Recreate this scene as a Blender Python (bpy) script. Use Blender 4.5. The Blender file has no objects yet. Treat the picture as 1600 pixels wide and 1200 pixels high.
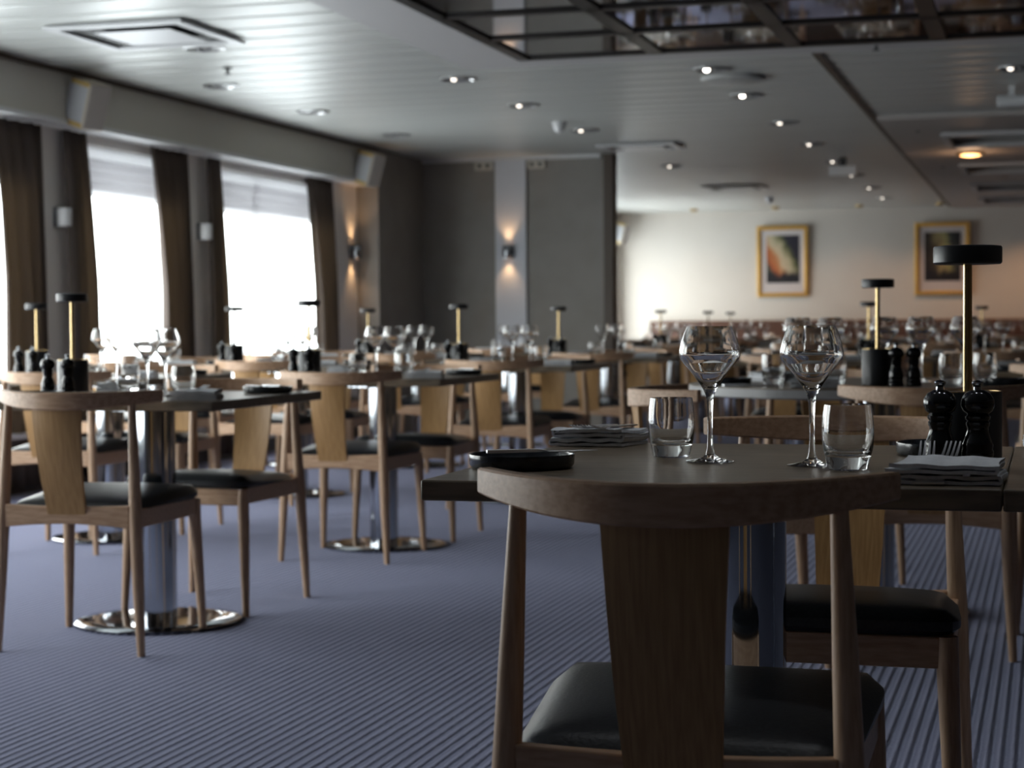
import bpy, bmesh, math, random
from mathutils import Matrix, Vector
random.seed(7)
sc = bpy.context.scene
col = sc.collection
PI = math.pi

# ------------------------------------------------------------------ camera, world, big lights, exposure
cd = bpy.data.cameras.new('camera'); cam = bpy.data.objects.new('camera', cd); col.objects.link(cam)
cd.sensor_fit = 'HORIZONTAL'; cd.sensor_width = 36.0; cd.lens = 65.25; cd.clip_start = 0.05; cd.clip_end = 300
cam.matrix_world = Matrix(((0.9605292, -0.0013325, 0.27817597, 0), (0.27806424, 0.03334123, -0.95998367, 0),
                           (-0.00799555, 0.99944314, 0.03239574, 0.97), (0, 0, 0, 1)))
cd.dof.use_dof = True; cd.dof.focus_distance = 2.93; cd.dof.aperture_fstop = 6.3; cd.dof.aperture_blades = 9
sc.camera = cam
vs = sc.view_settings
sc.display_settings.display_device = 'sRGB'
vs.view_transform = 'Standard'; vs.look = 'None'; vs.gamma = 1.0; vs.use_curve_mapping = False; vs.exposure = 0.18
sc.cycles.use_denoising = True
sc.cycles.max_bounces = 14; sc.cycles.transmission_bounces = 12; sc.cycles.transparent_max_bounces = 16
sc.cycles.diffuse_bounces = 5; sc.cycles.glossy_bounces = 5
sc.cycles.caustics_refractive = True; sc.cycles.blur_glossy = 1.0; sc.cycles.caustics_reflective = False
sc.cycles.sample_clamp_indirect = 6.0

SKY = 8.5
w = bpy.data.worlds.new('overcast_sky'); sc.world = w; w.use_nodes = True
nt = w.node_tree; nt.nodes.clear()
wo = nt.nodes.new('ShaderNodeOutputWorld'); bg = nt.nodes.new('ShaderNodeBackground')
tc = nt.nodes.new('ShaderNodeTexCoord'); sx = nt.nodes.new('ShaderNodeSeparateXYZ')
rp = nt.nodes.new('ShaderNodeValToRGB')
rp.color_ramp.elements[0].position = 0.46; rp.color_ramp.elements[0].color = (0.80, 0.82, 0.85, 1)
rp.color_ramp.elements[1].position = 0.52; rp.color_ramp.elements[1].color = (1.0, 0.985, 0.97, 1)
mp = nt.nodes.new('ShaderNodeMapRange'); mp.inputs['From Min'].default_value = -1; mp.inputs['From Max'].default_value = 1
nt.links.new(tc.outputs['Generated'], sx.inputs[0]); nt.links.new(sx.outputs['Z'], mp.inputs['Value'])
nt.links.new(mp.outputs[0], rp.inputs[0]); nt.links.new(rp.outputs[0], bg.inputs[0])
bg.inputs[1].default_value = SKY; nt.links.new(bg.outputs[0], wo.inputs[0])

CEIL = 2.5; WX = -5.8; SX = -5.6; BACK = 16.4; END = 25.5
# window openings in the left wall: (y0, y1)
WINDOWS = [(2.7, 4.4), (4.6, 6.3), (6.5, 7.95), (8.15, 9.8), (10.3, 11.82), (12.3, 14.6), (22.5, 25.2)]
WZ0, WZ1 = 0.36, 2.12
for (y0, y1) in WINDOWS:      # sky portals in the openings
    ld = bpy.data.lights.new('window_daylight', 'AREA'); ld.shape = 'RECTANGLE'
    ld.size = WZ1 - WZ0; ld.size_y = y1 - y0; ld.cycles.is_portal = True
    lo = bpy.data.objects.new('window_daylight', ld); col.objects.link(lo)
    lo.location = (WX - 0.16, (y0 + y1) / 2, (WZ0 + WZ1) / 2); lo.rotation_euler = (0, -PI / 2, 0)

# ------------------------------------------------------------------ materials
MATS = {}
def mat(name, color, rough=0.5, metal=0.0, spec=0.5, **kw):
    m = bpy.data.materials.new(name); m.use_nodes = True
    b = m.node_tree.nodes['Principled BSDF']
    b.inputs['Base Color'].default_value = (*color, 1); b.inputs['Roughness'].default_value = rough
    b.inputs['Metallic'].default_value = metal; b.inputs['Specular IOR Level'].default_value = spec
    for k, v in kw.items(): b.inputs[k.replace('_', ' ')].default_value = v
    MATS[name] = m; return m
def N(m, t): return m.node_tree.nodes.new(t)
def L(m, a, b): m.node_tree.links.new(a, b)
def bsdf(m): return m.node_tree.nodes['Principled BSDF']

def noise_mix(m, c1, c2, scale=(1, 1, 1), nscale=8, detail=4, bump=0.0, lo=0.35, hi=0.65, coord='Object', rot=None):
    t = N(m, 'ShaderNodeTexCoord'); mp_ = N(m, 'ShaderNodeMapping'); mp_.inputs['Scale'].default_value = scale
    if rot: mp_.inputs['Rotation'].default_value = rot
    n = N(m, 'ShaderNodeTexNoise'); n.inputs['Scale'].default_value = nscale; n.inputs['Detail'].default_value = detail
    r = N(m, 'ShaderNodeValToRGB'); r.color_ramp.elements[0].position = lo; r.color_ramp.elements[1].position = hi
    r.color_ramp.elements[0].color = (*c1, 1); r.color_ramp.elements[1].color = (*c2, 1)
    L(m, t.outputs[coord], mp_.inputs[0]); L(m, mp_.outputs[0], n.inputs[0]); L(m, n.outputs[0], r.inputs[0])
    L(m, r.outputs[0], bsdf(m).inputs['Base Color'])
    if bump:
        bp = N(m, 'ShaderNodeBump'); bp.inputs['Strength'].default_value = bump; bp.inputs['Distance'].default_value = 0.002
        L(m, n.outputs[0], bp.inputs['Height']); L(m, bp.outputs[0], bsdf(m).inputs['Normal'])
    return n

oak = mat('pale_oak', (0.4, 0.3, 0.2), 0.42); noise_mix(oak, (0.50, 0.305, 0.185), (0.65, 0.43, 0.275), (2, 14, 14), 9, 5, 0.15)
oakleg = mat('pale_oak_leg', (0.4, 0.3, 0.2), 0.42); noise_mix(oakleg, (0.48, 0.30, 0.185), (0.61, 0.41, 0.265), (30, 30, 2), 6, 4, 0.1)
splat = mat('oak_veneer', (0.4, 0.25, 0.12), 0.4); noise_mix(splat, (0.42, 0.235, 0.09), (0.54, 0.32, 0.135), (40, 10, 1.6), 5, 5, 0.1)
topm = mat('dark_oak_table', (0.1, 0.085, 0.07), 0.33); noise_mix(topm, (0.115, 0.088, 0.058), (0.23, 0.18, 0.125), (1.6, 26, 8), 6, 5, 0.15)
greyedge = mat('grey_table_edge', (0.34, 0.34, 0.34), 0.35)
leather = mat('black_leather', (0.018, 0.02, 0.024), 0.36, 0.0, 0.35); noise_mix(leather, (0.014, 0.016, 0.019), (0.024, 0.027, 0.031), (1, 1, 1), 160, 3, 0.25)
chrome = mat('chrome', (0.40, 0.42, 0.45), 0.07, 1.0)
ringm = mat('satin_chrome_ring', (0.42, 0.42, 0.42), 0.28, 0.8)
dish = mat('dark_reflector', (0.22, 0.22, 0.22), 0.35, 0.9)
bulboff = mat('unlit_bulb', (0.3, 0.3, 0.3), 0.3)
brass = mat('brass', (0.62, 0.45, 0.22), 0.27, 1.0)
blackmat = mat('matt_black_paint', (0.016, 0.017, 0.02), 0.38, 0.0, 0.5)
blackgl = mat('black_lacquer', (0.006, 0.006, 0.007), 0.07, 0.0, 0.5)
glaze = mat('black_glaze', (0.016, 0.018, 0.022), 0.2); noise_mix(glaze, (0.010, 0.012, 0.015), (0.03, 0.035, 0.043), (1, 1, 1), 40, 4)
linen = mat('grey_linen', (0.5, 0.52, 0.56), 0.9); noise_mix(linen, (0.68, 0.70, 0.74), (0.78, 0.80, 0.83), (1, 1, 1), 120, 3, 0.3)
steel = mat('cutlery_steel', (0.72, 0.73, 0.76), 0.28, 1.0)
wallm = mat('warm_grey_paint', (0.6, 0.57, 0.54), 0.8); noise_mix(wallm, (0.78, 0.745, 0.71), (0.80, 0.77, 0.735), (1, 1, 1), 3, 2)
soffm = mat('beige_soffit_paint', (0.60, 0.575, 0.51), 0.7)
darkw = mat('taupe_wall_panel', (0.2, 0.19, 0.175), 0.6); noise_mix(darkw, (0.27, 0.25, 0.225), (0.30, 0.28, 0.255), (1, 1, 1), 4, 2)
pilm = mat('pale_blue_grey_panel', (0.68, 0.70, 0.75), 0.5)
browntrim = mat('dark_brown_trim', (0.075, 0.052, 0.035), 0.45)
endm = mat('cream_wall', (0.6, 0.56, 0.5), 0.75); noise_mix(endm, (0.72, 0.67, 0.60), (0.75, 0.70, 0.63), (1, 1, 1), 2, 2)
rightm = mat('dim_brown_wall', (0.12, 0.085, 0.065), 0.7)
whitep = mat('white_gloss_paint', (0.74, 0.74, 0.74), 0.35)
flatc = mat('smooth_ceiling_panel', (0.55, 0.535, 0.53), 0.5)
coffm = mat('coffer_plaster', (0.45, 0.41, 0.38), 0.55)
darkbar = mat('dark_bronze_bar', (0.022, 0.018, 0.016), 0.35, 0.3)
mirror = mat('smoked_mirror', (0.5, 0.52, 0.55), 0.035, 1.0)
spkw = mat('speaker_cabinet', (0.62, 0.56, 0.46), 0.5)
spkg = mat('speaker_grille', (0.55, 0.56, 0.58), 0.6)
yell = mat('aged_yellow_edge', (0.62, 0.44, 0.16), 0.5)
darkpl = mat('dark_plastic', (0.03, 0.03, 0.03), 0.5)
frosted = mat('milk_glass_diffuser', (0.5, 0.5, 0.48), 0.4)
gold = mat('gold_leaf_frame', (0.85, 0.50, 0.12), 0.32, 0.55)
matboard = mat('picture_mount', (0.66, 0.6, 0.58), 0.8)
brownl = mat('brown_leather', (0.12, 0.055, 0.035), 0.45)
skirt = mat('dark_skirting', (0.05, 0.045, 0.042), 0.5)

ceilm = mat('lacquered_metal_ceiling', (0.55, 0.56, 0.54), 0.38, 0.25, 0.6)
n_ = noise_mix(ceilm, (0.60, 0.61, 0.58), (0.65, 0.66, 0.63), (0.3, 6, 1), 3, 2)

# carpet: navy loop with paler ribs running along the room
carp = mat('ribbed_carpet', (0.05, 0.055, 0.1), 0.95, 0, 0.15)
t_ = N(carp, 'ShaderNodeTexCoord'); s_ = N(carp, 'ShaderNodeSeparateXYZ'); L(carp, t_.outputs['Object'], s_.inputs[0])
wv = N(carp, 'ShaderNodeMath'); wv.operation = 'MULTIPLY'; wv.inputs[1].default_value = 2 * PI / 0.0285; L(carp, s_.outputs['X'], wv.inputs[0])
sn = N(carp, 'ShaderNodeMath'); sn.operation = 'SINE'; L(carp, wv.outputs[0], sn.inputs[0])
nz = N(carp, 'ShaderNodeTexNoise'); nz.inputs['Scale'].default_value = 140; nz.inputs['Detail'].default_value = 3; L(carp, t_.outputs['Object'], nz.inputs[0])
ad = N(carp, 'ShaderNodeMath'); ad.operation = 'MULTIPLY_ADD'; ad.inputs[1].default_value = 1.6; L(carp, nz.outputs[0], ad.inputs[0]); L(carp, sn.outputs[0], ad.inputs[2])
rr = N(carp, 'ShaderNodeValToRGB'); rr.color_ramp.elements[0].position = 0.15; rr.color_ramp.elements[1].position = 0.95
rr.color_ramp.elements[0].color = (0.080, 0.087, 0.155, 1); rr.color_ramp.elements[1].color = (0.24, 0.24, 0.345, 1)
mr = N(carp, 'ShaderNodeMapRange'); mr.inputs['From Min'].default_value = -0.4; mr.inputs['From Max'].default_value = 2.0
L(carp, ad.outputs[0], mr.inputs[0]); L(carp, mr.outputs[0], rr.inputs[0]); L(carp, rr.outputs[0], bsdf(carp).inputs['Base Color'])
bp_ = N(carp, 'ShaderNodeBump'); bp_.inputs['Strength'].default_value = 0.6; bp_.inputs['Distance'].default_value = 0.004
L(carp, ad.outputs[0], bp_.inputs['Height']); L(carp, bp_.outputs[0], bsdf(carp).inputs['Normal'])
bsdf(carp).inputs['Sheen Weight'].default_value = 0.8; bsdf(carp).inputs['Sheen Tint'].default_value = (0.6, 0.65, 0.9, 1)

# clear glass
glass = mat('clear_glass', (1, 1, 1), 0.0); bsdf(glass).inputs['Transmission Weight'].default_value = 1.0; bsdf(glass).inputs['IOR'].default_value = 1.5
# thin window pane
pane = bpy.data.materials.new('window_pane'); pane.use_nodes = True; MATS['pane'] = pane
nt = pane.node_tree; nt.nodes.clear()
o_ = nt.nodes.new('ShaderNodeOutputMaterial'); mx = nt.nodes.new('ShaderNodeMixShader'); tr = nt.nodes.new('ShaderNodeBsdfTransparent'); gl = nt.nodes.new('ShaderNodeBsdfGlossy')
gl.inputs['Roughness'].default_value = 0.02; tr.inputs[0].default_value = (0.93, 0.96, 0.96, 1); mx.inputs[0].default_value = 0.06
nt.links.new(tr.outputs[0], mx.inputs[1]); nt.links.new(gl.outputs[0], mx.inputs[2]); nt.links.new(mx.outputs[0], o_.inputs[0])
def fabric(name, c, trans, c2=None):
    m = bpy.data.materials.new(name); m.use_nodes = True; nt = m.node_tree; nt.nodes.clear()
    o = nt.nodes.new('ShaderNodeOutputMaterial'); mx = nt.nodes.new('ShaderNodeMixShader'); d = nt.nodes.new('ShaderNodeBsdfDiffuse'); t = nt.nodes.new('ShaderNodeBsdfTranslucent')
    d.inputs[0].default_value = (*c, 1); t.inputs[0].default_value = (*(c2 or c), 1); mx.inputs[0].default_value = trans
    nt.links.new(d.outputs[0], mx.inputs[1]); nt.links.new(t.outputs[0], mx.inputs[2]); nt.links.new(mx.outputs[0], o.inputs[0]); return m
curtm = fabric('brown_curtain', (0.115, 0.095, 0.085), 0.24, (0.40, 0.32, 0.23))
blindm = fabric('white_blind', (0.85, 0.85, 0.86), 0.55)
clothm = fabric('blind_linen', (0.72, 0.71, 0.72), 0.34, (0.7, 0.7, 0.72))

def emit(name, c, s):
    m = bpy.data.materials.new(name); m.use_nodes = True; b = m.node_tree.nodes['Principled BSDF']
    b.inputs['Base Color'].default_value = (*c, 1); b.inputs['Emission Color'].default_value = (*c, 1); b.inputs['Emission Strength'].default_value = s; return m
bulb = emit('lit_bulb', (1, 0.93, 0.82), 14)
bulbdim = emit('dimmed_bulb', (1, 0.9, 0.78), 3.0)
bulbwarm = emit('warm_bulb', (1, 0.52, 0.2), 4)

# art: abstract swirls
def art(name, cols, slant, foot):
    m = mat(name, (0.1, 0.1, 0.1), 0.6)
    t = N(m, 'ShaderNodeTexCoord'); sp = N(m, 'ShaderNodeSeparateXYZ'); L(m, t.outputs['Object'], sp.inputs[0])
    n = N(m, 'ShaderNodeTexNoise'); n.inputs['Scale'].default_value = 6.0; n.inputs['Detail'].default_value = 4; n.inputs['Distortion'].default_value = 0.6; L(m, t.outputs['Object'], n.inputs[0])
    def ma(op, a, b, c=None):
        q = N(m, 'ShaderNodeMath'); q.operation = op
        for i, v in enumerate((a, b, c)):
            if v is None: continue
            if isinstance(v, (int, float)): q.inputs[i].default_value = v
            else: L(m, v, q.inputs[i])
        return q.outputs[0]
    d = ma('MULTIPLY_ADD', sp.outputs['Z'], slant, sp.outputs['X'])
    d = ma('MULTIPLY_ADD', n.outputs[0], 0.22, d); d = ma('MULTIPLY_ADD', d, 1.5, 0.33)
    r = N(m, 'ShaderNodeValToRGB'); cr = r.color_ramp
    while len(cr.elements) < len(cols): cr.elements.new(0.5)
    for e, (p, c) in zip(cr.elements, cols): e.position = p; e.color = (*c, 1)
    L(m, d, r.inputs[0])
    f = ma('MULTIPLY_ADD', n.outputs[0], 0.25, sp.outputs['Z']); f = ma('MULTIPLY_ADD', f, 9.0, foot); 
    mr_ = N(m, 'ShaderNodeClamp'); L(m, f, mr_.inputs[0])
    mix = N(m, 'ShaderNodeMix'); mix.data_type = 'RGBA'; mix.inputs['A'].default_value = (0.012, 0.011, 0.015, 1); L(m, mr_.outputs[0], mix.inputs['Factor']); L(m, r.outputs[0], mix.inputs['B'])
    L(m, mix.outputs['Result'], bsdf(m).inputs['Base Color']); return m
art1 = art('abstract_orange_cream', [(0.15, (0.05, 0.07, 0.05)), (0.24, (0.42, 0.10, 0.03)), (0.38, (0.50, 0.20, 0.07)), (0.48, (0.62, 0.50, 0.33)), (0.60, (0.50, 0.43, 0.27)), (0.72, (0.12, 0.13, 0.05)), (0.82, (0.02, 0.018, 0.03))], 0.55, 0.75)
art2 = art('abstract_olive_cream', [(0.2, (0.02, 0.015, 0.015)), (0.36, (0.06, 0.045, 0.03)), (0.5, (0.34, 0.27, 0.13)), (0.62, (0.36, 0.33, 0.14)), (0.72, (0.05, 0.055, 0.05)), (0.85, (0.02, 0.02, 0.022))], 0.15, 0.85)

# ------------------------------------------------------------------ mesh helpers
def new_obj(name, bm, m, parent=None, smooth=True, bevel=0, seg=2):
    me = bpy.data.meshes.new(name); 
    bmesh.ops.recalc_face_normals(bm, faces=bm.faces)
    bm.to_mesh(me); bm.free()
    ms = m if isinstance(m, (list, tuple)) else [m]
    for x in ms: me.materials.append(x)
    o = bpy.data.objects.new(name, me); col.objects.link(o)
    if parent: o.parent = parent
    if smooth:
        for p in me.polygons: p.use_smooth = True
        try: me.set_sharp_from_angle(angle=math.radians(38))
        except Exception: pass
    if bevel:
        b = o.modifiers.new('bevel', 'BEVEL'); b.width = bevel; b.segments = seg; b.limit_method = 'ANGLE'
    return o
def tag(o, label, cat, group=None):
    o['label'] = label; o['category'] = cat
    if group: o['group'] = group
    return o
def thing(name, label, cat, loc=(0, 0, 0), rz=0, group=None):
    o = bpy.data.objects.new(name, None); col.objects.link(o); o.location = loc; o.rotation_euler = (0, 0, rz)
    o.empty_display_size = 0.1
    return tag(o, label, cat, group)
def struct(name, bm, m, parent=None, **k):
    o = new_obj(name, bm, m, parent, **k)
    if not parent: o['kind'] = 'structure'
    return o
def box(bm, x0, x1, y0, y1, z0, z1, mi=0):
    v = [bm.verts.new(p) for p in [(x0, y0, z0), (x1, y0, z0), (x1, y1, z0), (x0, y1, z0), (x0, y0, z1), (x1, y0, z1), (x1, y1, z1), (x0, y1, z1)]]
    for f in [(0, 3, 2, 1), (4, 5, 6, 7), (0, 1, 5, 4), (1, 2, 6, 5), (2, 3, 7, 6), (3, 0, 4, 7)]:
        bm.faces.new([v[i] for i in f]).material_index = mi
    return v
def bbox(*a):
    bm = bmesh.new(); box(bm, *a); return bm
def lathe(bm, prof, n=32, cx=0, cy=0, closed=False):
    rings = []
    for (r, z) in prof:
        if r < 1e-6: rings.append([bm.verts.new((cx, cy, z))])
        else: rings.append([bm.verts.new((cx + r * math.cos(2 * PI * i / n), cy + r * math.sin(2 * PI * i / n), z)) for i in range(n)])
    pairs = list(zip(rings, rings[1:])) + ([(rings[-1], rings[0])] if closed else [])
    for a, b in pairs:
        for i in range(n):
            j = (i + 1) % n
            if len(a) == 1 and len(b) == 1: continue
            if len(a) == 1: bm.faces.new((a[0], b[j], b[i]))
            elif len(b) == 1: bm.faces.new((a[i], a[j], b[0]))
            else: bm.faces.new((a[i], a[j], b[j], b[i]))
    return bm
def tube(bm, pts, n=14, cap=True):
    """pts: (x,y,z,rx[,ry]) rings perpendicular to the path"""
    rings = []
    P = [Vector(p[:3]) for p in pts]
    for k, p in enumerate(pts):
        d = (P[min(k + 1, len(P) - 1)] - P[max(k - 1, 0)]).normalized()
        a = Vector((1, 0, 0)) if abs(d.x) < 0.9 else Vector((0, 1, 0))
        u = d.cross(a).normalized(); v = d.cross(u).normalized()
        r = p[3]; r2 = p[4] if len(p) > 4 else r
        rings.append([bm.verts.new(P[k] + u * math.cos(2 * PI * i / n) * r + v * math.sin(2 * PI * i / n) * r2) for i in range(n)])
    for a, b in zip(rings, rings[1:]):
        for i in range(n): bm.faces.new((a[i], a[(i + 1) % n], b[(i + 1) % n], b[i]))
    if cap: bm.faces.new(rings[0]); bm.faces.new(rings[-1][::-1])
    return bm
def sections(bm, secs):
    """loft closed loops of points"""
    rings = [[bm.verts.new(p) for p in s] for s in secs]
    n = len(rings[0])
    for a, b in zip(rings, rings[1:]):
        for i in range(n): bm.faces.new((a[i], a[(i + 1) % n], b[(i + 1) % n], b[i]))
    bm.faces.new(rings[0]); bm.faces.new(rings[-1][::-1]); return bm
def children(o): return [c for c in bpy.data.objects if c.parent == o]
KIDS = {}
def kids(o):
    if o.name not in KIDS: KIDS[o.name] = children(o)
    return KIDS[o.name]
def dup(root, loc, rz=0, label=None, group=None, scale=None):
    r = root.copy(); col.objects.link(r); r.location = loc; r.rotation_euler = (0, 0, rz)
    if label: r['label'] = label
    if group: r['group'] = group
    for ch in kids(root):
        c = ch.copy(); col.objects.link(c); c.parent = r
        for g in kids(ch):
            d = g.copy(); col.objects.link(d); d.parent = c
    return r

# ------------------------------------------------------------------ room shell
Y0 = -3.5; XR = 5.6
struct('floor', bbox(WX - 0.2, XR, Y0, END + 0.1, -0.06, 0), carp, smooth=False)
# board ceiling, boards run across the room
bm = bmesh.new(); prof = []; y = Y0; P_ = 0.325
while y < END + 0.1:
    g = 0.02
    for t, dz in ((0, 0.03), (0.0005, 0.0), (0.02, -0.0012), (0.12, -0.003), (0.25, -0.0042), (0.5, -0.005), (0.75, -0.0042), (0.88, -0.003), (0.98, -0.0012), (0.9995, 0.0)):
        prof.append((y + t * (P_ - g), CEIL + dz))
    prof.append((y + (P_ - g) + 0.0004, CEIL + 0.03))
    y += P_
va = [bm.verts.new((WX - 0.2, p[0], p[1])) for p in prof]; vb = [bm.verts.new((XR, p[0], p[1])) for p in prof]
for i in range(len(prof) - 1): bm.faces.new((va[i], va[i + 1], vb[i + 1], vb[i]))
top = [bm.verts.new((x, yy, CEIL + 0.06)) for x, yy in ((WX - 0.2, Y0), (WX - 0.2, y), (XR, y), (XR, Y0))]; bm.faces.new(top)
struct('ceiling', bm, ceilm)
# left wall with openings
bm = bmesh.new(); yprev = Y0
for (a, b) in WINDOWS:
    box(bm, WX - 0.16, WX, yprev, a, 0, CEIL); box(bm, WX - 0.16, WX, a, b, 0, WZ0); box(bm, WX - 0.16, WX, a, b, WZ1, CEIL); yprev = b
box(bm, WX - 0.16, WX, yprev, END, 0, CEIL)
struct('wall_left', bm, wallm, smooth=False)
struct('wall_rear', bbox(WX - 0.16, XR, Y0 - 0.1, Y0, 0, CEIL), rightm, smooth=False)
struct('wall_right', bbox(XR, XR + 0.1, Y0 - 0.1, END + 0.1, 0, CEIL), rightm, smooth=False)
struct('wall_far', bbox(WX - 0.16, XR, END, END + 0.1, 0, CEIL), endm, smooth=False)
# soffit above the windows
struct('trim_1', bbox(WX, SX, Y0, 15.2, 2.2, CEIL), soffm, smooth=False)
struct('trim_2', bbox(WX, SX + 0.015, Y0, 15.2, 2.175, 2.2), whitep, smooth=False)
struct('trim_3', bbox(SX - 0.001, SX + 0.02, Y0, 15.2, CEIL - 0.03, CEIL - 0.004), browntrim, smooth=False)
# boxed-out dark wall and bay end wall
struct('wall_corner', bbox(WX, SX, 15.2, BACK, 0, CEIL), darkw, smooth=False)
struct('wall_bay', bbox(WX, -3.87, BACK, BACK + 0.14, 0, CEIL), darkw, smooth=False)
struct('trim_4', bbox(-3.87, -3.79, BACK - 0.03, BACK + 0.17, 0, CEIL), browntrim, smooth=False)
struct('trim_5', bbox(SX, -3.9, BACK - 0.03, BACK, CEIL - 0.035, CEIL - 0.002), whitep, smooth=False)
struct('trim_6', bbox(-4.89, -4.6, BACK - 0.035, BACK, 0, CEIL - 0.036), pilm, smooth=False)
struct('trim_7', bbox(WX, XR, END - 0.02, END, CEIL - 0.03, CEIL - 0.002), endm, smooth=False)
struct('baseboard_left', bbox(WX, WX + 0.02, Y0, 15.2, 0, 0.1), skirt, smooth=False)
struct('baseboard_bay', bbox(SX, -4.9, BACK - 0.02, BACK, 0, 0.1), skirt, smooth=False)
struct('baseboard_far', bbox(WX, XR, END - 0.02, END, 0, 0.1), skirt, smooth=False)
# windows
for i, (a, b) in enumerate(WINDOWS):
    bm = bmesh.new(); x0, x1 = WX - 0.13, WX - 0.05; t = 0.055
    box(bm, x0, x1, a, a + t, WZ0, WZ1); box(bm, x0, x1, b - t * (2.2 if i == 4 else 1.2), b, WZ0, WZ1)
    box(bm, x0, x1, a, b, WZ0, WZ0 + t); box(bm, x0, x1, a, b, WZ1 - t, WZ1)
    if i == 5: box(bm, x0 + 0.02, x1 - 0.02, 13.05, 13.10, WZ0, WZ1)
    wf = struct('window_%d' % (i + 1), bm, whitep, smooth=False)
    g = new_obj('window_pane', bbox(WX - 0.1, WX - 0.096, a + t, b - t, WZ0 + t, WZ1 - t), pane, wf, smooth=False)
    s = new_obj('window_sill', bbox(WX - 0.05, WX + 0.12, a - 0.03, b + 0.03, WZ0 - 0.03, WZ0), whitep, wf, smooth=False)

# ------------------------------------------------------------------ curtains and blinds
def curtain(y0, y1, y0b, y1b, label, folds, seed):
    """hanging drape: top spans y0..y1, bottom y0b..y1b"""
    rnd = random.Random(seed); bm = bmesh.new(); nu, nv = folds * 10, 14; ph = rnd.random() * 6
    rows = []
    for j in range(nv + 1):
        v = j / nv; z = 2.165 - v * 2.12; e = min(1, v / 0.45) ** 0.8; row = []
        for i in range(nu + 1):
            u = i / nu
            y = (y0 + (y1 - y0) * u) * (1 - e) + (y0b + (y1b - y0b) * u) * e
            amp = 0.035 * (0.55 + 0.45 * v)
            x = WX + 0.065 + amp * math.sin(2 * PI * folds * u + ph) + 0.008 * math.sin(9 * u + 3 * v + ph)
            row.append(bm.verts.new((x, y, z)))
        rows.append(row)
    for a, b in zip(rows, rows[1:]):
        for i in range(nu): bm.faces.new((a[i], a[i + 1], b[i + 1], b[i]))
    o = new_obj('curtain', bm, curtm); m = o.modifiers.new('thickness', 'SOLIDIFY'); m.thickness = 0.004
    return tag(o, label, 'curtain', 'brown window curtains')
curtain(9.25, 9.80, 9.38, 9.84, 'dark brown curtain at the far left edge of the picture', 4, 1)
curtain(10.09, 10.36, 10.14, 10.50, 'narrow brown curtain left of the single-pane window', 3, 2)
curtain(11.18, 11.74, 11.38, 11.79, 'wide brown curtain between the two bright windows, right of the single-pane one', 5, 3)
curtain(12.07, 12.26, 12.11, 12.38, 'narrow brown curtain left of the two-pane window', 2, 4)
curtain(13.95, 14.46, 14.14, 14.52, 'brown curtain right of the two-pane window beside the lit sconce', 5, 5)
def blind(y0, y1, label):
    t = thing('window_blind', label, 'blind', (WX - 0.02, (y0 + y1) / 2, 1.8), 0, 'raised white blinds'); h = (y1 - y0) / 2
    new_obj('headrail', bbox(-0.03, 0.02, -h, h, 0.235, 0.30), blindm, t, bevel=0.006)
    bm = bmesh.new(); pts = []
    for k in range(25):
        v = k / 24; pts.append((0.006 * math.sin(v * PI * 6), 0.235 - v * 0.2))
    va = [bm.verts.new((p[0], -h, p[1])) for p in pts]; vb = [bm.verts.new((p[0], h, p[1])) for p in pts]
    for i in range(24): bm.faces.new((va[i], va[i + 1], vb[i + 1], vb[i]))
    o = new_obj('blind_cloth', bm, clothm, t); m = o.modifiers.new('thickness', 'SOLIDIFY'); m.thickness = 0.003
    new_obj('bottom_rail', bbox(-0.012, 0.012, -h, h, 0.0, 0.035), blindm, t, bevel=0.004)
blind(8.33, 9.78, 'raised white blind in the window at the left edge')
blind(10.38, 11.75, 'raised white blind in the single-pane window')
blind(12.38, 14.52, 'raised white blind in the two-pane window')

# ------------------------------------------------------------------ dropped ceiling parts
bm = bmesh.new(); Z0 = CEIL - 0.014
box(bm, -3.33, -2.88, 3.4, 10.6, Z0, CEIL - 0.003); box(bm, -2.88, 4.4, 10.2, 10.6, Z0, CEIL - 0.003)
box(bm, -3.33, 4.4, 3.0, 3.4, Z0, CEIL - 0.003)
struct('trim_8', bm, flatc, smooth=False)
GX = [-2.865 + 0.765 * k for k in range(10)]; GY = [10.18 - 0.75 * k for k in range(10)]
mp0 = thing('mirrored_ceiling_panel', 'smoked mirror panes in a dark bar grid set in the ceiling', 'ceiling panel', (0, 7, CEIL - 0.1))
bm = bmesh.new()
for k, x in enumerate(GX):
    wdt = 0.042 if k else 0.034
    box(bm, x - wdt, x + wdt, GY[-1] - 7, GY[0] - 7 + 0.02, 0.062, 0.097)
for y in GY: box(bm, GX[0], GX[-1], y - 0.028 - 7, y + 0.028 - 7, 0.062, 0.095)
new_obj('bar_grid', bm, darkbar, mp0, smooth=False)
rnd = random.Random(3)
for i in range(9):
    for j in range(5):      # the panes in view
        bm = bmesh.new(); box(bm, GX[i] + 0.035, GX[i + 1] - 0.035, GY[j + 1] + 0.022 - 7, GY[j] - 0.022 - 7, 0.075, 0.082)
        new_obj('mirror_pane', bm, mirror, mp0, smooth=False)
bm = bmesh.new(); box(bm, GX[0], GX[-1], GY[-1] - 7, GY[5] - 7 - 0.022, 0.075, 0.082); new_obj('mirror_strip', bm, mirror, mp0, smooth=False)
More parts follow.
